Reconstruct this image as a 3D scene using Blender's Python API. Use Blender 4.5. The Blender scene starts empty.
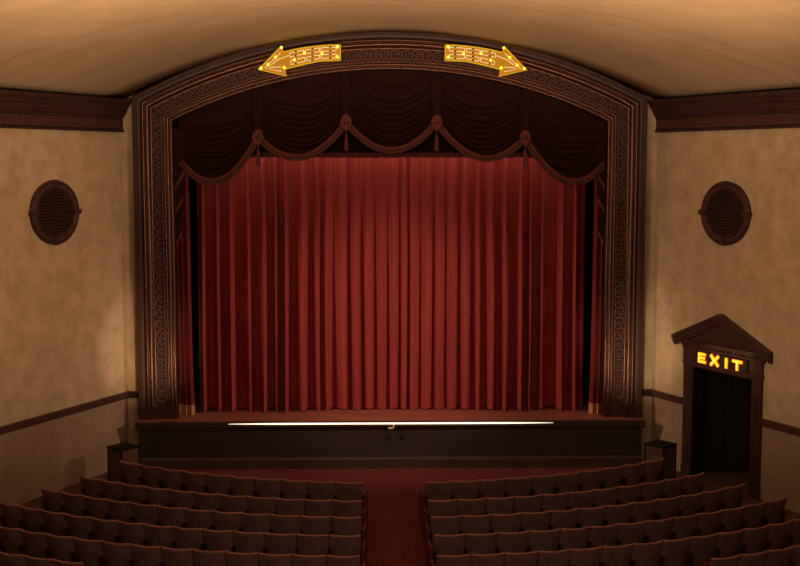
import bpy, bmesh, math, random
from math import sin, cos, pi, sqrt, asin, atan, radians
from mathutils import Vector, Matrix
random.seed(7)
S = bpy.context.scene
COL = S.collection

# ------------------------------------------------------------------ camera
F = 1214.0
cam_d = bpy.data.cameras.new('camera')
cam_d.sensor_width = 36; cam_d.lens = F/800*36; cam_d.clip_end = 200
cam = bpy.data.objects.new('camera', cam_d); COL.objects.link(cam)
cam.location = (-0.315, 0, 6.5)
cam.rotation_euler = (pi/2-atan(121/F), 0, -atan(24/F))
S.camera = cam

# ------------------------------------------------------------------ world, lights, exposure
w = bpy.data.worlds.new('world'); S.world = w; w.use_nodes = True
bg = w.node_tree.nodes['Background']
bg.inputs[0].default_value = (1.0, 0.66, 0.42, 1); bg.inputs[1].default_value = 0.03
S.view_settings.view_transform = 'Standard'; S.view_settings.look = 'None'
S.view_settings.gamma = 1; S.view_settings.exposure = 0; S.view_settings.use_curve_mapping = False

def aim(o, p):
    o.rotation_euler = (Vector(p)-Vector(o.location)).to_track_quat('-Z', 'Y').to_euler()
def area(name, loc, tgt, sx, sy, power, col):
    d = bpy.data.lights.new(name, 'AREA'); d.shape = 'RECTANGLE'; d.size = sx; d.size_y = sy
    d.energy = power; d.color = col
    o = bpy.data.objects.new(name, d); COL.objects.link(o); o.location = loc; aim(o, tgt); return o
def spot(name, loc, tgt, ang, blend, power, col, rad=.15):
    d = bpy.data.lights.new(name, 'SPOT'); d.energy = power; d.color = col
    d.spot_size = radians(ang); d.spot_blend = blend; d.shadow_soft_size = rad
    o = bpy.data.objects.new(name, d); COL.objects.link(o); o.location = loc; aim(o, tgt); return o
WARM = (1.0, .67, .385)
area('house_fill', (0, 9, 9.0), (0, 15.5, 0), 9, 3, 330, WARM)                 # unseen overhead fill added for the hall and seats
for sd in (-1, 1):
    spot('wall_fill', (sd*5.0, 12.5, 6.4), (-sd*7.2, 23.0, 4.9), 34, .9, 3150 if sd > 0 else 2550, WARM, .9)      # unseen spots added to brighten the side walls
    spot('added_curtain_spot', (sd*8.3, 20.2, 6.2), (-sd*1.7, 26.4, 2.2), 40, 1.0, 2750, (1, .70, .46), .1)  # unseen spots added to rake across the curtain folds from both sides
    spot('column_fill', (sd*4.1, 22.9, 1.7), (sd*5.2, 25.7, 2.5), 50, 1.0, 190, (1, .74, .42), .05)  # bodiless spots added to put a highlight on the lower gilt ridges
bat = area('border_batten', (0, 26.29, 6.85), (0, 26.50, 6.1), 8.3, .04, 20, (1, .70, .46))     # stage batten behind the border curtain
upfill = area('vault_fill', (0, 15.5, 5.6), (0, 22.0, 11.1), 12, .8, 330, WARM)             # unseen uplight added to brighten the vault
upfill.data.spread = radians(86)

# ------------------------------------------------------------------ materials
def mat(name, col, rough=.7, metal=0, var=0, scale=6, bump=0, bscale=60, sheen=0, emit=None, estr=0, spec=.3, stretch=(1,1,1), detail=4):
    m = bpy.data.materials.new(name); m.use_nodes = True
    nt = m.node_tree; b = nt.nodes['Principled BSDF']
    b.inputs['Base Color'].default_value = (*col, 1)
    b.inputs['Roughness'].default_value = rough; b.inputs['Metallic'].default_value = metal
    b.inputs['Specular IOR Level'].default_value = spec
    if sheen:
        b.inputs['Sheen Weight'].default_value = sheen; b.inputs['Sheen Tint'].default_value = (*[min(1, c*2.5) for c in col], 1)
    if emit:
        b.inputs['Emission Color'].default_value = (*emit, 1); b.inputs['Emission Strength'].default_value = estr
    if var or bump:
        tc = nt.nodes.new('ShaderNodeTexCoord'); mp = nt.nodes.new('ShaderNodeMapping')
        mp.inputs['Scale'].default_value = stretch
        nt.links.new(tc.outputs['Object'], mp.inputs['Vector'])
    if var:
        n = nt.nodes.new('ShaderNodeTexNoise'); n.inputs['Scale'].default_value = scale; n.inputs['Detail'].default_value = detail
        n.inputs['Roughness'].default_value = .65
        nt.links.new(mp.outputs[0], n.inputs['Vector'])
        r = nt.nodes.new('ShaderNodeValToRGB')
        r.color_ramp.elements[0].position = .3; r.color_ramp.elements[1].position = .7
        r.color_ramp.elements[0].color = (*[c*(1-var) for c in col], 1)
        r.color_ramp.elements[1].color = (*[min(1, c*(1+var)) for c in col], 1)
        nt.links.new(n.outputs['Fac'], r.inputs[0]); nt.links.new(r.outputs[0], b.inputs['Base Color'])
    if bump:
        n2 = nt.nodes.new('ShaderNodeTexNoise'); n2.inputs['Scale'].default_value = bscale; n2.inputs['Detail'].default_value = 3
        nt.links.new(mp.outputs[0], n2.inputs['Vector'])
        bp = nt.nodes.new('ShaderNodeBump'); bp.inputs['Strength'].default_value = bump; bp.inputs['Distance'].default_value = .02
        nt.links.new(n2.outputs['Fac'], bp.inputs['Height']); nt.links.new(bp.outputs[0], b.inputs['Normal'])
    return m

PLASTER = mat('plaster', (.50, .365, .245), .85, var=.21, scale=2.3, bump=.35, bscale=22, detail=8)
DADO_SHADED = mat('dado_plaster_shaded', (.33, .225, .155), .85, var=.2, scale=1.3, bump=.3, bscale=22, detail=8)  # darker, pinker plaster: mostly shade and carpet bounce put into the colour
VAULT = mat('vault_plaster', (.50, .36, .235), .85, var=.10, scale=1.1, bump=.3, bscale=18, detail=8)
RIB = mat('rib_plaster', (.44, .30, .215), .85, var=.10, scale=2, bump=.3, bscale=22)
WOOD = mat('mahogany', (.052, .020, .019), .5, var=.25, scale=5, stretch=(1, 1, .25), bump=.1)
WOOD2 = mat('mahogany_ridge', (.085, .036, .029), .42, var=.22, scale=6, stretch=(1, 1, .3))
GILT = mat('worn_gilt', (.135, .062, .045), .36, metal=.8, var=.25, scale=8)
FRET = mat('fret_relief', (.12, .042, .036), .5, var=.2, scale=9)
FRETBG = mat('fret_ground', (.045, .016, .015), .7)
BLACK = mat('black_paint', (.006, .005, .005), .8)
PIT = mat('stage_black', (.004, .003, .003), .95, spec=.05)
RED = mat('red_velvet', (.30, .046, .042), .8, var=.14, scale=7, stretch=(1, 1, .12), sheen=.25, spec=.15)
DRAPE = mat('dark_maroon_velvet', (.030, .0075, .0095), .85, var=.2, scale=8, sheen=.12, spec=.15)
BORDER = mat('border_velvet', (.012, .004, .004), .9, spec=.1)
TRIM = mat('braid_trim', (.15, .036, .032), .75, var=.25, scale=30, bump=.4, bscale=120)
TRIM2 = mat('braid_fringe', (.095, .027, .023), .8, var=.3, scale=40, bump=.5, bscale=150)
GOLDF = mat('gold_fringe', (.50, .24, .11), .75, var=.3, scale=30, stretch=(1, 1, .1))
LEGRED = mat('side_drape_velvet', (.17, .024, .022), .85, var=.14, scale=7, stretch=(1, 1, .12), spec=.1)
STAGEW = mat('stage_boards', (.30, .095, .068), .5, var=.2, scale=4, stretch=(.2, 1, 1))
PANEL = mat('stage_panel', (.034, .020, .020), .55, var=.2, scale=3, stretch=(.3, 1, 1), bump=.08)
PANEL2 = mat('stage_moulding', (.055, .030, .025), .45, var=.2, scale=4)
BOARDS = mat('brown_floorboards', (.11, .05, .036), .7, var=.2, scale=5, stretch=(.3, 1, 1))
CARPET = mat('red_carpet', (.15, .036, .036), .95, var=.22, scale=9, bump=.5, bscale=90, spec=.05)
SEATB = mat('seat_back_veneer', (.235, .125, .135), .55, var=.25, scale=9, stretch=(1, 1, .4), bump=.1)
SEATR = mat('seat_rim_wood', (.36, .145, .12), .4, var=.2, scale=12)
SEATC = mat('seat_upholstery', (.10, .02, .02), .9)
SEATS = mat('seat_standard_iron', (.05, .022, .02), .5)
SEATE = mat('seat_end_red', (.17, .03, .025), .6, var=.2, scale=10)
CRATE = mat('brown_ply', (.13, .065, .05), .7, var=.22, scale=7, bump=.2)
LAMP = mat('footlight_glow', (.9, .8, .65), .5, emit=(1.0, .84, .60), estr=1.7)
GOLDL = mat('pale_brass', (.8, .62, .38), .4)
BRASS = mat('brass', (.75, .52, .25), .3, metal=.8)
ARROWB = mat('amber_lit_plastic', (.36, .17, .003), .4, emit=(.42, .165, .004), estr=.62)
ARROWE = mat('yellow_edge_plastic', (.5, .33, .01), .4, emit=(.62, .36, .008), estr=.6)
NEON = mat('pale_neon', (.8, .75, .55), .3, emit=(1, .82, .42), estr=.55)
BULB = mat('yellow_bulb', (1, .8, .2), .3, emit=(1, .74, .03), estr=2.6)
LETTER = mat('exit_letter_glow', (.9, .5, .05), .4, emit=(1, .52, .012), estr=1.3)
LETTERE = mat('exit_letter_edge', (.7, .12, .02), .4, emit=(.8, .10, .008), estr=.8)
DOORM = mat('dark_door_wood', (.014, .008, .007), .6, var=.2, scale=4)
CASING = mat('casing_mahogany', (.062, .027, .024), .45, var=.25, scale=5, stretch=(1, 1, .3))

# ------------------------------------------------------------------ helpers
class MB:
    def __init__(s): s.v = []; s.f = []
    def add(s, vs, fs):
        n = len(s.v); s.v += [tuple(p) for p in vs]; s.f += [tuple(i+n for i in f) for f in fs]; return s
    def box(s, x0, x1, y0, y1, z0, z1):
        return s.hexa([(x0,y0,z0),(x1,y0,z0),(x1,y1,z0),(x0,y1,z0),(x0,y0,z1),(x1,y0,z1),(x1,y1,z1),(x0,y1,z1)])
    def hexa(s, p):
        return s.add(p, [(0,3,2,1),(4,5,6,7),(0,1,5,4),(1,2,6,5),(2,3,7,6),(3,0,4,7)])
    def prism(s, poly, y0, y1):        # poly in (x,z)
        n = len(poly)
        vs = [(x, y0, z) for x, z in poly]+[(x, y1, z) for x, z in poly]
        return s.add(vs, [tuple(range(n)), tuple(range(2*n-1, n-1, -1))]+[(i, i+n, (i+1) % n+n, (i+1) % n) for i in range(n)])
    def grid(s, pts, close_u=False, close_v=False):     # pts[i][j]
        a, b = len(pts), len(pts[0])
        fs = []
        for i in range(a-(0 if close_u else 1)):
            for j in range(b-(0 if close_v else 1)):
                fs.append((i*b+j, ((i+1) % a)*b+j, ((i+1) % a)*b+(j+1) % b, i*b+(j+1) % b))
        return s.add([p for r in pts for p in r], fs)
    def extrude_profile(s, prof, p0, p1):   # prof list of (y,z), along x from p0 to p1, capped
        n = len(prof)
        vs = [(p0, y, z) for y, z in prof]+[(p1, y, z) for y, z in prof]
        return s.add(vs, [tuple(range(n)), tuple(range(2*n-1, n-1, -1))]+[(i, i+n, (i+1) % n+n, (i+1) % n) for i in range(n)])
    def tube(s, path, r, n=8, closed=False):
        P = [Vector(p) for p in path]; rings = []
        m = len(P)
        for i, p in enumerate(P):
            if closed: t = P[(i+1) % m]-P[i-1]
            else: t = P[min(i+1, m-1)]-P[max(i-1, 0)]
            t.normalize()
            a = Vector((0, 1, 0)) if abs(t.y) < .9 else Vector((1, 0, 0))
            u = t.cross(a).normalized(); q = t.cross(u)
            rr = r[i] if isinstance(r, (list, tuple)) else r
            rings.append([p+(u*cos(2*pi*k/n)+q*sin(2*pi*k/n))*rr for k in range(n)])
        b = len(s.v)
        s.grid(rings, close_u=closed, close_v=True)
        if not closed:
            s.f.append(tuple(b+k for k in range(n))[::-1]); s.f.append(tuple(b+(m-1)*n+k for k in range(n)))
        return s
    def lathe(s, prof, c=(0,0,0), axis='z', n=16):    # prof (r,h)
        rings = []
        for r, h in prof:
            ring = []
            for k in range(n):
                a = 2*pi*k/n
                if axis == 'z': ring.append((c[0]+r*cos(a), c[1]+r*sin(a), c[2]+h))
                else: ring.append((c[0]+r*cos(a), c[1]+h, c[2]+r*sin(a)))
            rings.append(ring)
        return s.grid(rings, close_v=True)
    def build(s, name, m, parent=None, smooth=False, bevel=0, loc=None, solid=0, label=None):
        me = bpy.data.meshes.new(name); me.from_pydata(s.v, [], s.f); me.update()
        bm = bmesh.new(); bm.from_mesh(me); bmesh.ops.recalc_face_normals(bm, faces=bm.faces); bm.to_mesh(me); bm.free()
        me.materials.append(m)
        if smooth:
            me.polygons.foreach_set('use_smooth', [True]*len(me.polygons)); me.update()
        o = bpy.data.objects.new(name, me); COL.objects.link(o)
        if parent: o.parent = parent
        if loc: o.location = loc
        if solid:
            d = o.modifiers.new('solid', 'SOLIDIFY'); d.thickness = solid; d.offset = 0
        if bevel:
            d = o.modifiers.new('bevel', 'BEVEL'); d.width = bevel; d.segments = 2; d.limit_method = 'ANGLE'
        if label: o['label'] = label
        return o

def thing(name, label, cat, loc=(0,0,0), rz=0, group=None):
    o = bpy.data.objects.new(name, None); COL.objects.link(o); o.empty_display_size = .2
    o.location = loc; o.rotation_euler = (0, 0, rz); o['label'] = label; o['category'] = cat
    if group: o['group'] = group
    return o
def struct(name, loc=(0,0,0), rz=0):
    o = bpy.data.objects.new(name, None); COL.objects.link(o); o.location = loc; o.rotation_euler = (0, 0, rz); o['kind'] = 'structure'; return o
def tags(o, label=None, cat=None, group=None, kind=None):
    for k, v in (('label', label), ('category', cat), ('group', group), ('kind', kind)):
        if v: o[k] = v
    return o

# ------------------------------------------------------------------ the hall
YW = 25.85            # plane of the stage wall
K = 578/F             # splay of the side walls
XC = 5.66             # half width where the side walls meet the stage wall
ANG = math.atan2(1, K)   # 64.5 degrees
HX = 5.40             # half width of the proscenium frame
RO = 11.18; ZC = 9.24-RO   # outer arc of the arch
ZSTAGE = 1.02
YK = 19.0; WK = XC+K*(YW-YK)
def W(y): return XC+K*(YW-max(y, YK))
def SAG(y): return 1.40+.045*(YW-max(y, YK))
SPR = 7.80

tags(MB().box(-13, 13, -3, 29.5, -.2, 0).build('floor', BOARDS), kind='structure')

# stage wall with the arched opening, plaster strips either side
mb = MB()
NA = 48
Dh = .42     # hole edge lies under the frame
hx = HX-Dh; rr = RO-Dh; a0 = asin(hx/rr)
inner = [(-hx, ZSTAGE-.1)]+[(rr*sin(-a0+2*a0*i/NA), ZC+rr*cos(-a0+2*a0*i/NA)) for i in range(NA+1)]+[(hx, ZSTAGE-.1)]
outer = [(-XC-.3, ZSTAGE-.1)]+[(-XC-.3+(2*XC+.6)*i/NA, 9.9) for i in range(NA+1)]+[(XC+.3, ZSTAGE-.1)]
mb.grid([[(x, YW, z) for x, z in inner], [(x, YW, z) for x, z in outer], [(x, YW+.15, z) for x, z in outer], [(x, YW+.15, z) for x, z in inner]], close_u=True)
for s in (-1, 1):
    mb.box(min(s*5.0, s*(XC+.3)), max(s*5.0, s*(XC+.3)), YW, YW+.15, 0, ZSTAGE-.1)
tags(mb.build('wall_front', PLASTER), kind='structure')
# black stage house behind the opening
mb = MB()
mb.box(-7, 7, 29, 29.2, 0, 10).box(-7.2, -7, YW+.16, 29.2, 0, 10).box(7, 7.2, YW+.16, 29.2, 0, 10).box(-7.2, 7.2, YW+.16, 29.2, 10, 10.2)
tags(mb.build('wall_stage', PIT), kind='structure')

# side walls, in their own frame: x runs to the right as seen from the hall, -y into the hall
LEN = (YW-YK)/sin(ANG)
DX0, DX1, DZ = 1.36, 3.10, 2.33       # door opening along the right wall
ZR0, ZR1 = 1.45, 1.60
right = struct('wall_right', (XC, YW, 0), -ANG)
mb = MB().box(0, DX0, 0, .2, ZR0, 8.3).box(DX0, DX1, 0, .2, DZ, 8.3).box(DX1, LEN, 0, .2, ZR0, 8.3)
mb.build('upper_wall', PLASTER, right)
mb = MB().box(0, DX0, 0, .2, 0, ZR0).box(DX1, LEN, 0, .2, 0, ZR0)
mb.build('lower_wall', DADO_SHADED, right)
left = struct('wall_left', (-XC, YW, 0), ANG)
MB().box(-LEN, 0, 0, .2, ZR0, 8.3).build('upper_wall', PLASTER, left)
MB().box(-LEN, 0, 0, .2, 0, ZR0).build('lower_wall', DADO_SHADED, left)
for s, nm in ((-1, 'wall_left_rear'), (1, 'wall_right_rear')):
    x = s*WK
    tags(MB().box(min(x, x+s*.2), max(x, x+s*.2), -3, YK, 0, 8.3).build(nm, PLASTER), kind='structure')

# vaulted ceiling
ys = [-3, 4, 12, YK, 20, 21, 22, 23, 24, 25, YW]
pts = []
for y in ys:
    pts.append([(W(y)*t/20*1.0, y, SPR+SAG(y)*(1-(t/20)**2)) for t in range(-20, 21)])
tags(MB().grid(pts).build('ceiling', VAULT, smooth=True, solid=.05), kind='structure')
# flat plaster rib crossing the vault
def rib(y0, y1, drop, m, name):
    rows = []
    for y, dz in ((y0, 0), (y0, -drop), (y1, -drop), (y1, 0)):
        rows.append([(W(y)*t/30, y, SPR+SAG(y)*(1-(t/30)**2)+dz) for t in range(-30, 31)])
    return tags(MB().grid(rows).build(name, m), kind='structure')
rib(21.20, 21.86, .02, RIB, 'trim_1')
rib(21.17, 21.20, .03, DADO_SHADED, 'trim_2'); rib(21.86, 21.89, .03, DADO_SHADED, 'trim_3')

# chair rails
RAILP = [(0, ZR0), (-.03, ZR0), (-.035, ZR0+.04), (-.05, ZR0+.055), (-.05, ZR0+.10), (-.07, ZR0+.115), (-.07, ZR1), (0, ZR1)]
r = struct('trim_4', (-XC, YW, 0), ANG); MB().extrude_profile(RAILP, -LEN, .02).build('chair_rail', WOOD2, r)
r = struct('trim_5', (XC, YW, 0), -ANG)
MB().extrude_profile(RAILP, -.02, 1.03).build('chair_rail', WOOD2, r); MB().extrude_profile(RAILP, 3.34, LEN).build('chair_rail', WOOD2, r)
for i, s in ((6, -1), (7, 1)):
    r = struct('trim_%d' % i, (0, YW, 0)); a, b = sorted((s*HX, s*(XC-.02)))
    MB().extrude_profile(RAILP, a, b).build('chair_rail', WOOD, r)

# cornices with a carved frieze
CORN = [(0, 7.12), (-.07, 7.12), (-.075, 7.155), (-.045, 7.18), (-.035, 7.19), (-.035, 7.40), (-.06, 7.415), (-.06, 7.445), (-.10, 7.465), (-.115, 7.52),
        (-.14, 7.525), (-.15, 7.58), (-.19, 7.625), (-.205, 7.63), (-.21, 7.665), (-.25, 7.71), (-.28, 7.725), (-.285, 7.80), (0, 7.80)]
def key_unit():     # bars of one meander unit on a 0..1 square (a,b,c,d = t0,t1,w0,w1)
    k = .13
    return [(0, k, 0, 1), (0, .84, 1-k, 1), (.84-k, .84, .26, 1), (.30, .84, .26, .26+k), (.30, .30+k, .26, .70), (.30, .58, .70-k, .70), (0, 1, 0, k)]
for nm, loc, rz, x0, x1 in (('trim_8', (-XC, YW, 0), ANG, -LEN, .0), ('trim_9', (XC, YW, 0), -ANG, 0, LEN)):
    r = struct(nm, loc, rz)
    MB().extrude_profile(CORN, x0, x1).build('cornice_moulding', WOOD, r)
    mb = MB(); u = .19; n = int((x1-x0-.1)/u)
    for i in range(n):
        for a, b, c, d in key_unit():
            mb.box(x0+.05+(i+a)*u, x0+.05+(i+b)*u, -.05, -.03, 7.205+c*.175, 7.205+d*.175)
    mb.build('frieze_ornament', FRET, r)

# ------------------------------------------------------------------ carpet
mb = MB().box(-4.9, 4.9, 21.1, 25.33, .001, .012).box(-.53, .53, 6, 21.1, .001, .012)
tags(mb.build('carpet', CARPET), 'red carpet on the floor before the stage and down the centre aisle', 'carpet')

# ------------------------------------------------------------------ stage
st = thing('stage', 'dark panelled stage apron below the red curtain with reddish board floor', 'stage', (0, 25.4, 0))
YF = 25.395
def L(y): return y-25.4
MB().box(-5.36, 5.36, L(YF), L(YF)+.3, 0, .93).build('front_panel', PANEL, st)
MB().box(-5.36, 5.36, L(YF)+.3, L(29), .9, .985).box(-5.40, 5.40, L(YF)-.03, L(29), .985, ZSTAGE).build('stage_floor', STAGEW, st)
mb = MB().extrude_profile([(0, .84), (-.03, .85), (-.035, .89), (-.06, .91), (-.06, .965), (-.075, .975), (-.075, 1.022), (0, 1.022)], -5.42, 5.42)
mb.build('lip_moulding', PANEL2, st)
MB().extrude_profile([(0, 0), (-.05, 0), (-.05, .19), (-.035, .20), (-.02, .235), (0, .25)], -5.38, 5.38).build('base_moulding', PANEL2, st)
mb = MB()
for x in (-4.2, -2.1, 0, 2.1, 4.2): mb.box(x-1.0, x+1.0, -.012, 0, .30, .315).box(x-1.0, x+1.0, -.012, 0, .78, .795)
mb.build('panel_bead', PANEL2, st)
for x in (.14, .25, .33, .45, .62, .74, .98, 1.2): MB().lathe([(0, -.012), (.012, -.008), (.014, 0)], (x, -.06, .925), 'y', 8).build('brass_stud', BRASS, st)
for x in (-.075, .21): MB().box(x-.015, x+.015, -.03, 0, .60, .72).box(x-.015, x+.015, -.05, -.03, .60, .625).build('black_hook', BLACK, st)
MB().box(.035, .065, -.12, -.06, .875, .955).box(-.06, .065, -.12, -.06, .875, .900).build('latch', GOLDL, st, label='small bright brass latch hanging at the lip centre')

fl = thing('footlight', 'long thin glowing footlight strip along the front edge of the stage', 'light', (0, 25.32, 0.94))
MB().box(-3.5, 3.5, -.015, .0, -.015, .0).box(-3.5, 3.5, -.012, .0, .078, .086).build('housing', PANEL2, fl)
mb = MB(); n = 30; rows = []
for i in range(n+1):
    x = -3.45+6.9*i/n; e = min(1, (3.47-abs(x))/1.1)**.6
    rows.append([(x, -.002, .044-.018*e), (x, -.014, .044-.012*e), (x, -.018, .044), (x, -.014, .044+.012*e), (x, -.002, .044+.018*e)])
mb.grid(rows).build('diffuser', LAMP, fl, smooth=True)

# ------------------------------------------------------------------ proscenium frame
pf = thing('proscenium_arch', 'tall dark carved proscenium frame with arched head around the red curtain', 'proscenium arch', (0, YW, ZSTAGE))
def zs(d): return ZC+sqrt((RO-d)**2-(HX-d)**2)
def FP(seg, t, d, y, z0=ZSTAGE):
    if seg == 'L': x, z = -(HX-d), z0+t*(zs(d)-z0)
    elif seg == 'R': x, z = HX-d, zs(d)+t*(z0-zs(d))
    else:
        a = asin((HX-d)/(RO-d)); q = -a+2*a*t; x, z = (RO-d)*sin(q), ZC+(RO-d)*cos(q)
    return (x, y-YW, z-ZSTAGE)
PATH = [('L', i/6) for i in range(6)]+[('A', i/44) for i in range(45)]+[('R', (i+1)/6) for i in range(6)]
def sweep(prof, name, m):       # prof: (d, y)
    rows = [[FP(s, t, d, y) for d, y in prof] for s, t in PATH]
    return MB().grid(rows).build(name, m, pf, smooth=(m is GILT))
sweep([(0, YW), (0, 25.66), (.02, 25.63), (.09, 25.63), (.10, 25.65), (.155, 25.66), (.17, 25.70), (.185, 25.70)], 'outer_moulding', WOOD)
sweep([(.18, 25.71), (.185, 25.67), (.20, 25.645), (.225, 25.645), (.24, 25.67), (.245, 25.70), (.255, 25.70), (.26, 25.68), (.29, 25.66), (.33, 25.68), (.35, 25.715), (.365, 25.74), (.385, 25.74)], 'ridge_moulding', GILT)
sweep([(.385, 25.735), (.625, 25.745)], 'fret_ground', FRETBG)
sweep([(.625, 25.75), (.63, 25.73), (.655, 25.73), (.66, 25.76), (.675, 25.76), (.68, 25.735), (.71, 25.72), (.74, 25.74), (.745, 25.775), (.755, 25.775), (.76, 25.76), (.785, 25.75), (.81, 25.77), (.82, 25.80)], 'inner_moulding', GILT)
sweep([(.82, 25.79), (.82, 26.02), (.76, 26.02)], 'reveal', BLACK)
mb = MB()
def keys(seg, n, t0, t1, d0=.40, d1=.61):
    for i in range(n):
        for a, b, c, e in key_unit():
            ta, tb = t0+(t1-t0)*(i+a)/n, t0+(t1-t0)*(i+b)/n
            da, db = (d1-c*(d1-d0), d1-e*(d1-d0))
            P = []
            for y in (25.745, 25.715):
                P += [FP(seg, ta, da, y), FP(seg, tb, da, y), FP(seg, tb, db, y), FP(seg, ta, db, y)]
            mb.hexa(P)
keys('L', 27, .055, .995); keys('R', 27, .005, .945); keys('A', 46, .003, .997)
mb.build('fret_ornament', FRET, pf)
for s in (-1, 1):
    for d0, d1, y0 in ((.165, .385, 25.615), (.625, .835, 25.70)):
        a, b = sorted((s*(HX-d0), s*(HX-d1)))
        mb = MB().box(a, b, y0-YW, 25.82-YW, 0, .26).box(a+.015, b-.015, y0+.02-YW, 25.8-YW, .26, .30)
        mb.build('plinth', GILT, pf, bevel=.008)
    a, b = sorted((s*HX+s*.01, s*(HX-.165)))
    MB().box(a, b, 25.60-YW, 25.85-YW, 0, .27).build('plinth', WOOD, pf, bevel=.008)
    a, b = sorted((s*(HX-.385), s*(HX-.625)))
    MB().box(a, b, 25.70-YW, 25.80-YW, 0, .28).build('plinth', WOOD, pf, bevel=.008)

# ------------------------------------------------------------------ the curtain and the drapes
def pleats(x0, x1, width, seed, amp, power):
    """folds of the given width(x), depth amp(x) and profile power(x); returns depth at x"""
    R = random.Random(seed); e = [x0]
    while e[-1] < x1: e.append(e[-1]+width(e[-1])*R.uniform(.7, 1.35))
    sc = (x1-x0)/(e[-1]-x0); e = [x0+(q-x0)*sc for q in e]
    A = [R.uniform(.6, 1) for _ in e]; sk = [R.uniform(.35, .65) for _ in e]
    def h(x):
        i = 0
        while i < len(e)-2 and x >= e[i+1]: i += 1
        u = min(max((x-e[i])/(e[i+1]-e[i]), 0), 1); k = sk[i]
        u = .5*u/k if u < k else .5+.5*(u-k)/(1-k)
        return A[i]*amp(x)*(0.5-.5*cos(2*pi*u))**power(x)
    return h
def cloth(x0, x1, z0, z1, y, h1, h2, nx, nz, edge=None, hem=0, wob=.015, sh=.4, amp_top=.55):
    """hanging pleated cloth; h1 coarse folds, h2 fine folds; edge(z)->(x0,x1)"""
    rows = []
    for j in range(nz+1):
        v = j/nz; z = z1+(z0-z1)*v; a, b = edge(z) if edge else (x0, x1); row = []
        for i in range(nx+1):
            u = i/nx; xr = x0+(x1-x0)*u; x = a+(b-a)*u+wob*sin(3*v+xr*2.3)*v
            k = amp_top+(1-amp_top)*v
            yy = y-h1(xr)*k-h2(xr)*(1-.6*v)
            zz = z+(hem*sin(xr*9.1)+hem*.6*sin(xr*23+1))*(1 if j == nz else 0)
            row.append((x, yy, zz))
        rows.append(row)
    return rows
cu = thing('house_curtain', 'large red pleated velvet house curtain closed across the stage', 'curtain', (0, 26.5, ZSTAGE))
def mid(x): return math.exp(-((x-.4)/1.9)**4)
h1 = pleats(-4.23, 4.30, lambda x: .33-.08*mid(x), 3, lambda x: .46-.22*mid(x), lambda x: 2.6-2.0*mid(x))
h2 = pleats(-4.23, 4.30, lambda x: .10, 5, lambda x: .035, lambda x: .8)
rows = cloth(-4.23, 4.30, 1.13, 6.95, 26.72, h1, h2, 1100, 18, hem=0, amp_top=.45)
rows = [[(x, y-26.5, z-ZSTAGE) for x, y, z in r] for r in rows]
MB().grid(rows).build('curtain_cloth', RED, cu, smooth=True)
last = rows[-1]
hrows = []
for z in (.12, .09, .05, .02):
    hrows.append([(x, y-.004, z+.012*sin(x*9.1)+.008*sin(x*23)*(1 if z < .1 else 0)) for x, y, _ in last])
MB().grid(hrows).build('hem', RED, cu, smooth=True)

for s, xi, lab in ((-1, 4.36, 'narrow red side drape with gold fringe hem at left edge of opening'), (1, 4.43, 'narrow red side drape with gold fringe hem at right edge of opening')):
    lg = thing('side_drape', lab, 'drape', (s*4.5, 26.1, ZSTAGE), group='side drapes of the stage opening')
    ed = lambda z: (xi-.10+.03*max(0, (z-1))/1 if z < 2.2 else xi-.064+.02*(z-2.2)/4, 4.95)
    hh = pleats(4.2, 4.95, lambda x: .16, 11 if s < 0 else 12, lambda x: .15, lambda x: 1.6); hz = lambda x: 0
    def side(z0, z1, nz, off):
        rows = cloth(4.2, 4.95, z0, z1, 26.13-off, hh, hz, 80, nz, edge=ed, wob=0, amp_top=1)
        return [[(s*(x-4.5), y-26.1, z-ZSTAGE) for x, y, z in r] for r in rows]
    MB().grid(side(1.24, 7.2, 14, 0)).build('drape_cloth', LEGRED, lg, smooth=True)
    MB().grid(side(1.025, 1.25, 2, .012)).build('gold_fringe', GOLDF, lg, smooth=True)

# border curtain behind the swags
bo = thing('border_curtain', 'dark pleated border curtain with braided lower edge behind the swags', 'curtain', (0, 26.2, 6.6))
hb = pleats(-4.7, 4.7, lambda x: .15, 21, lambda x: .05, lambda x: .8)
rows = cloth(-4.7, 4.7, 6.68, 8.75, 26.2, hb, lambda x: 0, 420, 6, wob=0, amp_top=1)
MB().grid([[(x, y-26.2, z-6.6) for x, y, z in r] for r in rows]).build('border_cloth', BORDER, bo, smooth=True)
er = []
for z, o in ((.10, 0), (.09, .012), (.045, .012), (.04, 0), (.0, .004)):
    er.append([(x, y-26.2-o-.003, z-.012*abs(sin(x*14))*(1 if z < .04 else 0)) for x, y, _ in rows[-1]])
MB().grid(er).build('braid_edge', TRIM2, bo, smooth=True)

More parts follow.
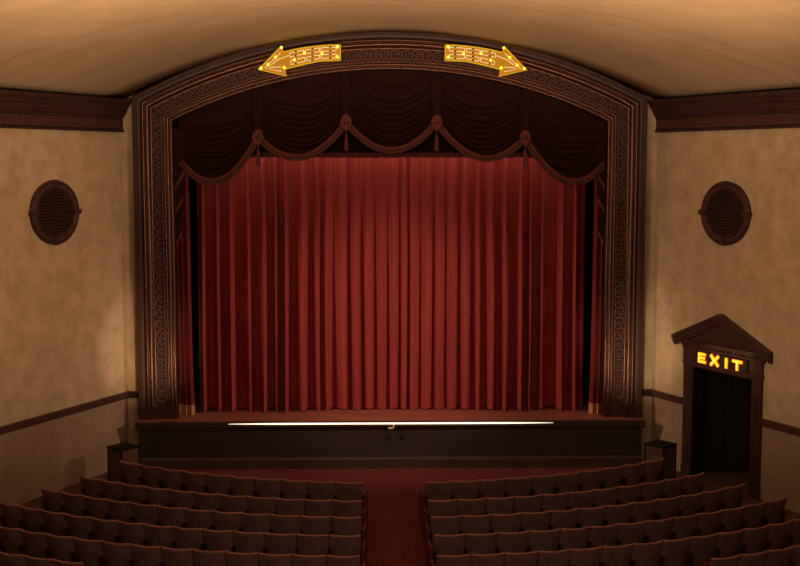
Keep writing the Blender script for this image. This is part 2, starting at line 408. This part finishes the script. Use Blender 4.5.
# swagged valance
YV = 25.98
va = thing('valance', 'dark maroon swagged valance of five festoons under the arch head', 'valance', (0, YV, 7))
nodes = [(-4.47, 6.54), (-2.80, 7.02), (-.94, 7.33), (.97, 7.33), (2.85, 7.01), (4.60, 6.50)]
bots = [6.10, 6.60, 6.74, 6.58, 6.10]
ends = 'far left|second from left|middle|second from right|far right'.split('|')
def ztop(x): return ZC+sqrt((RO-.62)**2-x*x)      # hidden behind the arch head
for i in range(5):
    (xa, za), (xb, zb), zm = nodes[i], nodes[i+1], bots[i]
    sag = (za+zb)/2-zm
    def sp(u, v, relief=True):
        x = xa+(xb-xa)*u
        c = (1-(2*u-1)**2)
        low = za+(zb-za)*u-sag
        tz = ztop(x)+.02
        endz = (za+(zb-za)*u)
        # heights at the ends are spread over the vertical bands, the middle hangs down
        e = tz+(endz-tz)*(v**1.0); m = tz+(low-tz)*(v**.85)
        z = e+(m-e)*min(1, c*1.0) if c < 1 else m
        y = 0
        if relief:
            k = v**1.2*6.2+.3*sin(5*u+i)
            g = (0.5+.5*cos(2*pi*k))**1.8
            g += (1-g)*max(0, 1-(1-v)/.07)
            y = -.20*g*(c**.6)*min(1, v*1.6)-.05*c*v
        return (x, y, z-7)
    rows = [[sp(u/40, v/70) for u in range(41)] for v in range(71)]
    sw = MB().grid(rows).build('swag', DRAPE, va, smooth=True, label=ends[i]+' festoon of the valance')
    def band(o0, o1, bulge):
        rr = []
        for q in range(5):
            o = o0+(o1-o0)*q/4; row = []
            for u in range(41):
                x, y, z = sp(u/40, 1); x2, y2, z2 = sp(min(1, u/40+.01), 1); x1, y1, z1 = sp(max(0, u/40-.01), 1)
                t = Vector((x2-x1, 0, z2-z1)).normalized(); nrm = Vector((t.z, 0, -t.x))
                if nrm.z > 0: nrm = -nrm
                row.append((x+nrm.x*o, y-.012-bulge*sin(pi*q/4)-.06*(1-(2*u/40-1)**2)*0, z+nrm.z*o))
            rr.append(row)
        return MB().grid(rr)
    band(-.075, -.005, .03).build('braid', TRIM, sw, smooth=True)
    band(-.0, .07, .012).build('fringe', TRIM2, sw, smooth=True)
for i in range(1, 5):
    x, z = nodes[i]; z -= 7; zt = ztop(x)-7+.02
    mb = MB(); rows = []
    for j in range(13):
        v = j/12; zz = zt+(z+.1-zt)*v; ww = .075+.04*sin(pi*v)**2
        rows.append([(x-ww+2*ww*q/12, -.09-.03*abs(sin(q*pi/4+.4))-.02*sin(pi*q/12), zz) for q in range(13)])
    mb.grid(rows).build('trumpet_pleat', DRAPE, va, smooth=True)
    ro = MB(); rows = []
    for rad, h in ((.0, -.07), (.03, -.075), (.05, -.05), (.075, -.085), (.11, -.10), (.145, -.085), (.165, -.04), (.165, .02)):
        rows.append([(x+.78*rad*(1+.05*sin(k*pi*10/16))*cos(2*pi*k/32), -.10+h, z+rad*(1+.05*sin(k*pi*10/16))*sin(2*pi*k/32)*1.08) for k in range(32)])
    ro.grid(rows, close_v=True)
    rs = ro.build('rosette', TRIM, va, smooth=True)
    for q in (-1, 1): MB().lathe([(0, -.02), (.018, -.015), (.022, 0)], (x+q*.035, -.175, z-.01), 'y', 10).build('button', BLACK, rs, smooth=True)
    t = MB().tube([(x, -.13, z-.15), (x, -.13, z-.27)], .012, 8).build('tassel_cord', TRIM, va)
    MB().lathe([(0, .0), (.028, -.01), (.036, -.04), (.022, -.07), (.03, -.085), (.040, -.12), (.046, -.26), (.046, -.35), (0, -.35)], (x, -.13, z-.25), 'z', 14).build('tassel', TRIM, va, smooth=True)

# cascades (jabots) hanging at the two ends of the valance
for s, lab in ((-1, 'zigzag jabot tail with braided edges hanging by the left jamb'), (1, 'zigzag jabot tail with braided edges hanging by the right jamb')):
    j = thing('jabot', lab, 'drape', (s*4.5, 25.98, 6), group='jabot tails beside the curtain')
    for q, (xi, zi, xo, zo) in enumerate(((4.36, 6.30, 4.66, 5.80), (4.42, 5.72, 4.70, 5.22), (4.46, 4.98, 4.74, 4.40))):
        y = -.02+.035*q; rows = []
        for a in range(9):
            u = a/8; x = s*(xi+(xo-xi)*u-4.5); zb = zi+(zo-zi)*u-6
            rows.append([(x, y-.02*sin(pi*u)-.004*k, zb+(1.15-zb)*(k/6)) for k in range(7)])
        MB().grid(rows).build('tail', DRAPE, j, smooth=True, solid=.012)
        rows = []
        for a in range(9):
            u = a/8; x = s*(xi+(xo-xi)*u-4.5); zb = zi+(zo-zi)*u-6
            rows.append([(x, y-.02*sin(pi*u)-.018, zb+e) for e in (-.04, .02, .07)])
        MB().grid(rows).build('braid', TRIM, j, solid=.01, label='reddish brown braid edge')

# ------------------------------------------------------------------ lit arrows on the arch head
def arrow(s, lab):
    ar = thing('arrow_sign', lab, 'sign', (-1.905 if s > 0 else 1.985, 25.5, 8.6), group='lit arrow signs on the arch')
    def q(x, z): return (s*(x+1.9), z-8.6)        # measured on the left one
    top = [(-2.217, 8.754), (-2.0, 8.806), (-1.781, 8.846), (-1.473, 8.884), (-1.25, 8.900), (-1.04, 8.909)]
    bot = [(-1.04, 8.590), (-1.25, 8.588), (-1.473, 8.577), (-1.783, 8.511), (-2.0, 8.460), (-2.186, 8.408)]
    poly = [(-2.736, 8.40), (-2.251, 8.88)]+top+bot+[(-2.154, 8.273)]
    m = MB().prism([q(*p) for p in poly], -.06, .06)
    m.build('body', ARROWB, ar, bevel=.012)
    # raised yellow edging
    n = len(poly)
    MB().tube([(q(*p)[0], -.062, q(*p)[1]) for p in poly], .016, 6, closed=True).build('edging', ARROWE, ar)
    # pale tubes: four strips along the shaft, broken into staggered brackets
    def sh(t, w):     # t 0 tail..1 head, w 0 bottom..1 top
        xx = -1.04-1.15*t
        def itp(l):
            l = sorted(l)
            for (x0, z0), (x1, z1) in zip(l, l[1:]):
                if x0 <= xx <= x1: return z0+(z1-z0)*(xx-x0)/(x1-x0)
            return l[0][1] if xx < l[0][0] else l[-1][1]
        a, b = itp(top), itp(bot)
        return q(xx, b+(a-b)*w)
    def seg(pts): MB().tube([(p[0], -.072, p[1]) for p in pts], .0072, 6).build('neon_tube', NEON, ar)
    def run(t0, t1, w, n=6): return [sh(t0+(t1-t0)*i/n, w) for i in range(n+1)]
    for w0, w1, cuts in ((.86, .62, (.06, .36, .64, .92)), (.40, .16, (.06, .36, .62, .90))):
        for a, b in zip(cuts, cuts[1:]):
            seg(run(a+.015, b-.015, w0)+run(b-.015, a+.015, w1)+[sh(a+.015, w0)])
    hd = [(-2.27, 8.74), (-2.60, 8.43), (-2.26, 8.36)]
    seg([q(*p) for p in hd]); seg([q(-2.10, 8.69), q(-2.33, 8.60), q(-2.46, 8.50)]); seg([q(-2.50, 8.445), q(-2.26, 8.455)])
    for x, z in ((-2.251, 8.85), (-2.375, 8.655), (-2.68, 8.43), (-2.20, 8.44), (-1.98, 8.60), (-1.78, 8.74), (-1.42, 8.73), (-1.10, 8.87), (-1.10, 8.66), (-2.53, 8.50)):
        a, b = q(x, z)
        MB().lathe([(0, -.03), (.016, -.026), (.026, -.01), (.027, .01)], (a, -.07, b), 'y', 10).build('bulb', BULB, ar, smooth=True)
    for t, w in ((.18, .88), (.18, .62), (.18, .4), (.18, .15), (.5, .88), (.5, .62), (.5, .4), (.5, .15), (.8, .88), (.8, .62), (.8, .4), (.8, .15)):
        a, b = sh(t, w)
        MB().box(a-.022, a+.022, -.084, -.06, b-.012, b+.012).build('tube_clip', BLACK, ar)
    mb = MB()
    for t in (.2, .8):
        a, b = sh(t, .5); mb.box(a-.04, a+.04, .05, .20, b-.04, b+.04)
    mb.build('mount', BLACK, ar)
arrow(1, 'yellow lit curved arrow pointing left on the arch head')
arrow(-1, 'yellow lit curved arrow pointing right on the arch head')

# ------------------------------------------------------------------ oval wall vents
def vent(lab, loc, rz):
    v = thing('oval_vent', lab, 'vent', loc, rz, group='oval vents on the side walls')
    AX, AZ = .70, .63          # half axes to the outer rim
    NN = 48
    def ring(prof, name, m):
        rows = []
        for d, y in prof: rows.append([((AX-d)*cos(2*pi*k/NN), y, (AZ-d)*sin(2*pi*k/NN)) for k in range(NN)])
        return MB().grid(rows, close_v=True).build(name, m, v, smooth=False)
    ring([(0, 0), (0, -.05), (.02, -.07), (.05, -.07), (.065, -.05)], 'outer_rim', WOOD)
    ring([(.065, -.055), (.075, -.065), (.12, -.06), (.135, -.04)], 'middle_ring', WOOD2)
    ring([(.135, -.045), (.145, -.06), (.175, -.055), (.19, 0)], 'inner_rim', WOOD)
    rows = [[((AX-.16)*r*cos(2*pi*k/NN), -.004, (AZ-.16)*r*sin(2*pi*k/NN)) for k in range(NN)] for r in (.02, 1)]
    MB().grid(rows, close_v=True).build('backing', BLACK, v)
    n = 15
    for i in range(n):
        z = -(AZ-.19)+(i+.5)*2*(AZ-.19)/n
        hw = (AX-.18)*sqrt(max(0, 1-(z/(AZ-.18))**2))
        MB().hexa([(-hw, -.04, z-.018), (hw, -.04, z-.018), (hw, -.01, z+.012), (-hw, -.01, z+.012), (-hw, -.045, z-.010), (hw, -.045, z-.010), (hw, -.012, z+.022), (-hw, -.012, z+.022)]).build('louvre_slat', WOOD, v)
    for a in range(4):
        c, s_ = (1, 0, -1, 0)[a], (0, 1, 0, -1)[a]
        x, z = c*(AX-.075), s_*(AZ-.075)
        hx_, hz_ = (.105, .05) if c else (.05, .08)
        MB().box(x-hx_, x+hx_, -.095, 0, z-hz_, z+hz_).build('keystone', WOOD, v, bevel=.01)
UL = Vector((-cos(ANG), -sin(ANG), 0)); UR = Vector((cos(ANG), -sin(ANG), 0))
def onL(s, z): return Vector((-XC, YW, z))+UL*s
def onR(s, z): return Vector((XC, YW, z))+UR*s
vent('dark oval louvred vent high on the left wall', onL(2.20, 5.52), ANG)
vent('dark oval louvred vent on the right wall above the exit door', onR(2.20, 5.49), -ANG)

# ------------------------------------------------------------------ exit doorway
dc = thing('exit_doorway', 'dark mahogany door surround with triangular pediment on the right wall', 'doorway', onR(2.19, 0), -ANG)
o0, o1 = DX0-2.19, DX1-2.19            # opening in local x
w0, w1 = 1.10-2.19, 3.36-2.19
for a, b, sg in ((w0, o0, 1), (o1, w1, -1)):
    mb = MB().box(a, b, -.05, .0, 0, DZ+.02)
    e = o0 if sg > 0 else o1
    ed = a if sg > 0 else b
    for off, wd, dp in ((.0, .06, .065), (.09, .05, .06), (.17, .05, .055)):
        lo, hi = sorted((ed+sg*off, ed+sg*(off+wd))); mb.box(lo, hi, -dp, -.04, .22, DZ)
    lo, hi = sorted((ed-sg*.01, e)); mb.box(lo, hi, -.075, 0, 0, .22)
    lo, hi = sorted((e-sg*.005, e+sg*.03)); MB().box(lo, hi, -.045, .21, 0, DZ).build('jamb_lining', DOORM, dc)
    mb.build('jamb', CASING, dc)
mb = MB().box(w0-.0, w1+.0, -.06, 0, DZ, 2.40).box(o0, o1, -.05, .2, DZ-.02, DZ)
mb.extrude_profile([(0, 2.66), (-.055, 2.66), (-.06, 2.68), (-.07, 2.70), (-.075, 2.73), (0, 2.73)], w0-.05, w1+.05)
mb.box(w0-.03, w1+.03, -.085, 0, 2.38, 2.42)
mb.build('lintel', CASING, dc)
MB().box(w0, w1, -.05, 0, 2.40, 2.64).build('frieze', CASING, dc)
for sx in (w0+.10, w1-.10):
    mb = MB().prism([(sx-.12, 2.66), (sx+.12, 2.66), (sx+.11, 2.40), (sx+.08, 2.02), (sx, 1.96), (sx-.08, 2.02), (sx-.11, 2.40)], -.075, -.03)
    mb.build('bracket', CASING, dc, bevel=.01)
pd0, pd1, pz, pa = -1.37, 1.405, 2.80, 3.44
pm = MB().extrude_profile([(0, 2.815), (-.11, 2.815), (-.13, 2.86), (0, 2.86)], pd0, pd1).extrude_profile([(0, 2.77), (-.07, 2.77), (-.10, 2.815), (0, 2.815)], pd0+.09, pd1-.09).extrude_profile([(0, 2.72), (-.05, 2.72), (-.07, 2.77), (0, 2.77)], pd0+.18, pd1-.18)
ped = pm.build('pediment', CASING, dc)
MB().prism([(pd0+.2, 2.85), (pd1-.2, 2.85), (0, pa-.14)], -.03, 0).build('tympanum', CASING, ped)
sl = (pa-2.86)/pd1
for sg in (-1, 1):
    for t0, t1, dp in ((-.03, .05, .15), (-.11, -.03, .12), (-.17, -.11, .08)):
        MB().prism([(sg*(pd1+.0), 2.86+t0), (sg*(pd1+.0), 2.86+t1), (0, pa+t1), (0, pa+t0)], -dp, 0).build('raking_cornice', CASING, ped)
# sign
sg_ = thing('exit_sign', 'glowing yellow EXIT sign over the dark doorway', 'sign', onR(2.285, 2.535), -ANG)
MB().box(-.80, .70, -.075, -.05, -.135, .135).build('sign_panel', DOORM, sg_)
H = .10; ST = .05
def stroke(mb, x0, z0, x1, z1, w, y0, y1):
    d = Vector((x1-x0, 0, z1-z0)).normalized(); n = Vector((-d.z, 0, d.x))*w/2
    a, b = Vector((x0, 0, z0)), Vector((x1, 0, z1))
    c = [a+n, a-n, b-n, b+n]
    mb.hexa([(p.x, y, p.z) for y in (y0, y1) for p in c])
def letters(grow, y0, y1, m, parents):
    out = []
    w = ST+grow*2
    def bar(mb, x0, x1, z0, z1): mb.box(x0-grow, x1+grow, y0, y1, z0-grow, z1+grow)
    for k, ch in enumerate('EXIT'):
        mb = MB()
        if ch == 'E':
            x = -.70
            bar(mb, x, x+ST, -H, H); bar(mb, x, x+.21, H-.048, H); bar(mb, x, x+.19, -.022, .022); bar(mb, x, x+.22, -H, -H+.048)
        if ch == 'X':
            x = -.36
            stroke(mb, x+.03-.0, -H-grow, x+.26, H+grow, w*1.1, y0, y1); stroke(mb, x+.03, H+grow, x+.26, -H-grow, w*1.1, y0-.001, y1)
        if ch == 'I': bar(mb, .10, .10+ST*1.1, -H, H)
        if ch == 'T':
            x = .30
            bar(mb, x, x+.27, H-.048, H); bar(mb, x+.135-ST/2, x+.135+ST/2, -H, H)
        out.append(mb.build('letter' if parents is None else 'letter_edge', m, sg_ if parents is None else parents[k]))
    return out
ls = letters(0, -.105, -.09, LETTER, None)
letters(.009, -.09, -.075, LETTERE, ls)
for gx in (-.45, 0, .42):
    pl = bpy.data.lights.new('exit_glow', 'POINT'); pl.energy = .55; pl.color = (1, .66, .30); pl.shadow_soft_size = 0
    po = bpy.data.objects.new('exit_glow', pl); COL.objects.link(po); po.parent = sg_; po.location = (gx, -.24, 0)
# dark vestibule and its door
P0 = onR(DX0, 0); P1 = onR(DX1, 0)
bk = Vector((sin(ANG), cos(ANG), 0))*.215
q0, q1 = P0+bk, P1+bk
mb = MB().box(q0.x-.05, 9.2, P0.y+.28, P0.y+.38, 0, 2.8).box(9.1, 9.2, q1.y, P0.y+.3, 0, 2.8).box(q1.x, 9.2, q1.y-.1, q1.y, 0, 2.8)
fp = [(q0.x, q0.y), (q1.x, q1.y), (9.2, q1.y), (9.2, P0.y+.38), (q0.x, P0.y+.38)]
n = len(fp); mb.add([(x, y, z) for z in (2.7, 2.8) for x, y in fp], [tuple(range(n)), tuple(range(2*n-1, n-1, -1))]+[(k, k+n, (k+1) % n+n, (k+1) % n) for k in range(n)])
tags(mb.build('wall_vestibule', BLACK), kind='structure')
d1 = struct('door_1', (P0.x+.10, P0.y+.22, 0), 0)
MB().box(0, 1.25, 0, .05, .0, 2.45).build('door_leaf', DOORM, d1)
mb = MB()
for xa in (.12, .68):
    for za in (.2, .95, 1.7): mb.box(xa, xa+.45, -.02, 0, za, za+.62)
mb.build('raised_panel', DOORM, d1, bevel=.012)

# ------------------------------------------------------------------ boxes beside the stage
for lab, x, y, rz in (('brown box with flat black top standing left of the stage', -5.37, 23.93, radians(48)), ('brown box with flat black top standing right of the stage', 5.42, 23.95, radians(42))):
    b = thing('box_pedestal', lab, 'box', (x, y, 0), rz, 'box pedestals flanking the stage')
    MB().box(-.215, .215, -.215, .215, 0, .82).build('body', CRATE, b, bevel=.006)
    MB().box(-.235, .235, -.235, .235, .82, .855).build('lid', BLACK, b, bevel=.005)
    mb = MB()
    for ax, ay in ((-1, -1), (1, -1), (1, 1), (-1, 1)): mb.box(ax*.215-.014, ax*.215+.014, ay*.215-.014, ay*.215+.014, 0, .82)
    mb.build('corner_trim', BLACK, b)

# ------------------------------------------------------------------ theatre seats in curved rows
BW = .2415
def back_pts(y_off, z_off=0, nx=12, nz=8):
    rows = []
    for j in range(nz+1):
        v = j/nz; row = []
        for i in range(nx+1):
            u = -1+2*i/nx
            wd = BW*(.96+.04*v)
            z = .34+(.845-.34)*v+(.012*abs(u)**2.2-.004)*v
            y = .16*(1-v)**1.2+.035*u*u-.012*v*v+y_off
            row.append((wd*u, y, z+z_off))
        rows.append(row)
    return rows
def seat_proto():
    t = thing('theatre_seat', 'x', 'seat')
    a, b = back_pts(0), back_pts(.035)
    mb = MB(); mb.grid(a); mb.grid(b)
    n = 13; m = 9
    fs = []
    off = n*m
    for i in range(n-1): fs += [(i, i+1, off+i+1, off+i), ((m-1)*n+i, off+(m-1)*n+i, off+(m-1)*n+i+1, (m-1)*n+i+1)]
    for j in range(m-1): fs += [(j*n, off+j*n, off+(j+1)*n, (j+1)*n), (j*n+n-1, (j+1)*n+n-1, off+(j+1)*n+n-1, off+j*n+n-1)]
    mb.f += fs
    mb.build('backrest', SEATB, t, smooth=False)
    top = a[-1]
    MB().tube([(x, y+.017, z+.006) for x, y, z in top], .021, 8).build('top_rail', SEATR, t, smooth=True)
    mb = MB()      # padded front of the back
    f = back_pts(.035); g = back_pts(.075)
    f = [r[1:-1] for r in f[1:-1]]; g = [[(x*.95, y, z) for x, y, z in r[1:-1]] for r in g[1:-1]]
    mb.grid(g).grid([f[0], g[0]]).grid([f[-1], g[-1]]).grid([[r[0] for r in f], [r[0] for r in g]]).grid([[r[-1] for r in f], [r[-1] for r in g]])
    mb.build('back_cushion', SEATC, t, smooth=True)
    MB().box(-.21, .21, .21, .30, .34, .74).build('seat_cushion', SEATC, t, bevel=.03)     # tipped up
    for s in (-1, 1):
        x = s*.228
        l = MB().box(x-.0085, x+.0085, .06, .40, .03, .58).box(x-.0085, x+.0085, .02, .44, 0, .03).build('standard', SEATS, t)
        MB().box(x-.0088, x+.0088, .03, .42, .58, .612).build('armrest', SEATS, l)
    return t
YCEN = 29.9
ROWS = [(8.93, 10), (10.10, 11), (11.04, 12), (12.00, 13), (12.96, 13), (13.92, 13)]
ORD = 'first second third fourth fifth sixth seventh eighth ninth tenth eleventh twelfth thirteenth'.split()
proto = seat_proto()
def copy_tree(o, parent=None):
    c = o.copy(); COL.objects.link(c); c.parent = parent
    for ch in KIDS.get(o.name, ()): copy_tree(ch, c)
    return c
KIDS = {}
for o in list(COL.objects):
    if o.parent: KIDS.setdefault(o.parent.name, []).append(o)
used = False
END = MB().box(-.02, .02, .0, .46, 0, .62).prism([(-.02, .60), (.02, .60), (.02, .66), (-.02, .66)], .03, .42)
endmesh = None
for ri, (R, n) in enumerate(ROWS):
    for side in (-1, 1):
        for k in range(n):
            ang = asin(.545/R)+(k+.5)*.5/R
            x = side*R*sin(ang); y = YCEN-R*cos(ang)
            if ri == 5 and not (4.7 < abs(x) < 6.2): continue
            if ri == 4 and abs(x) > 6.5: continue
            o = proto if not used else copy_tree(proto)
            used = True
            o.location = (x, y, 0); o.rotation_euler = (0, 0, side*ang)
            sd = 'left' if side < 0 else 'right'
            row = ('front', 'second', 'third', 'fourth', 'fifth', 'sixth')[ri]
            pos = 'at the aisle end' if k == 0 else ('%s from the aisle' % ORD[k])
            o['label'] = 'dark brown theatre seat %s in the %s row, %s block' % (pos, row, sd)
            o['group'] = '%s block %s row of theatre seats' % (sd, row)
            if k == 0:
                xx = -side*.272
                if endmesh is None:
                    e = END.build('end_panel', SEATE, o, bevel=.008); endmesh = e
                else:
                    e = endmesh.copy(); COL.objects.link(e); e.parent = o
                e.location = (xx, 0, 0)
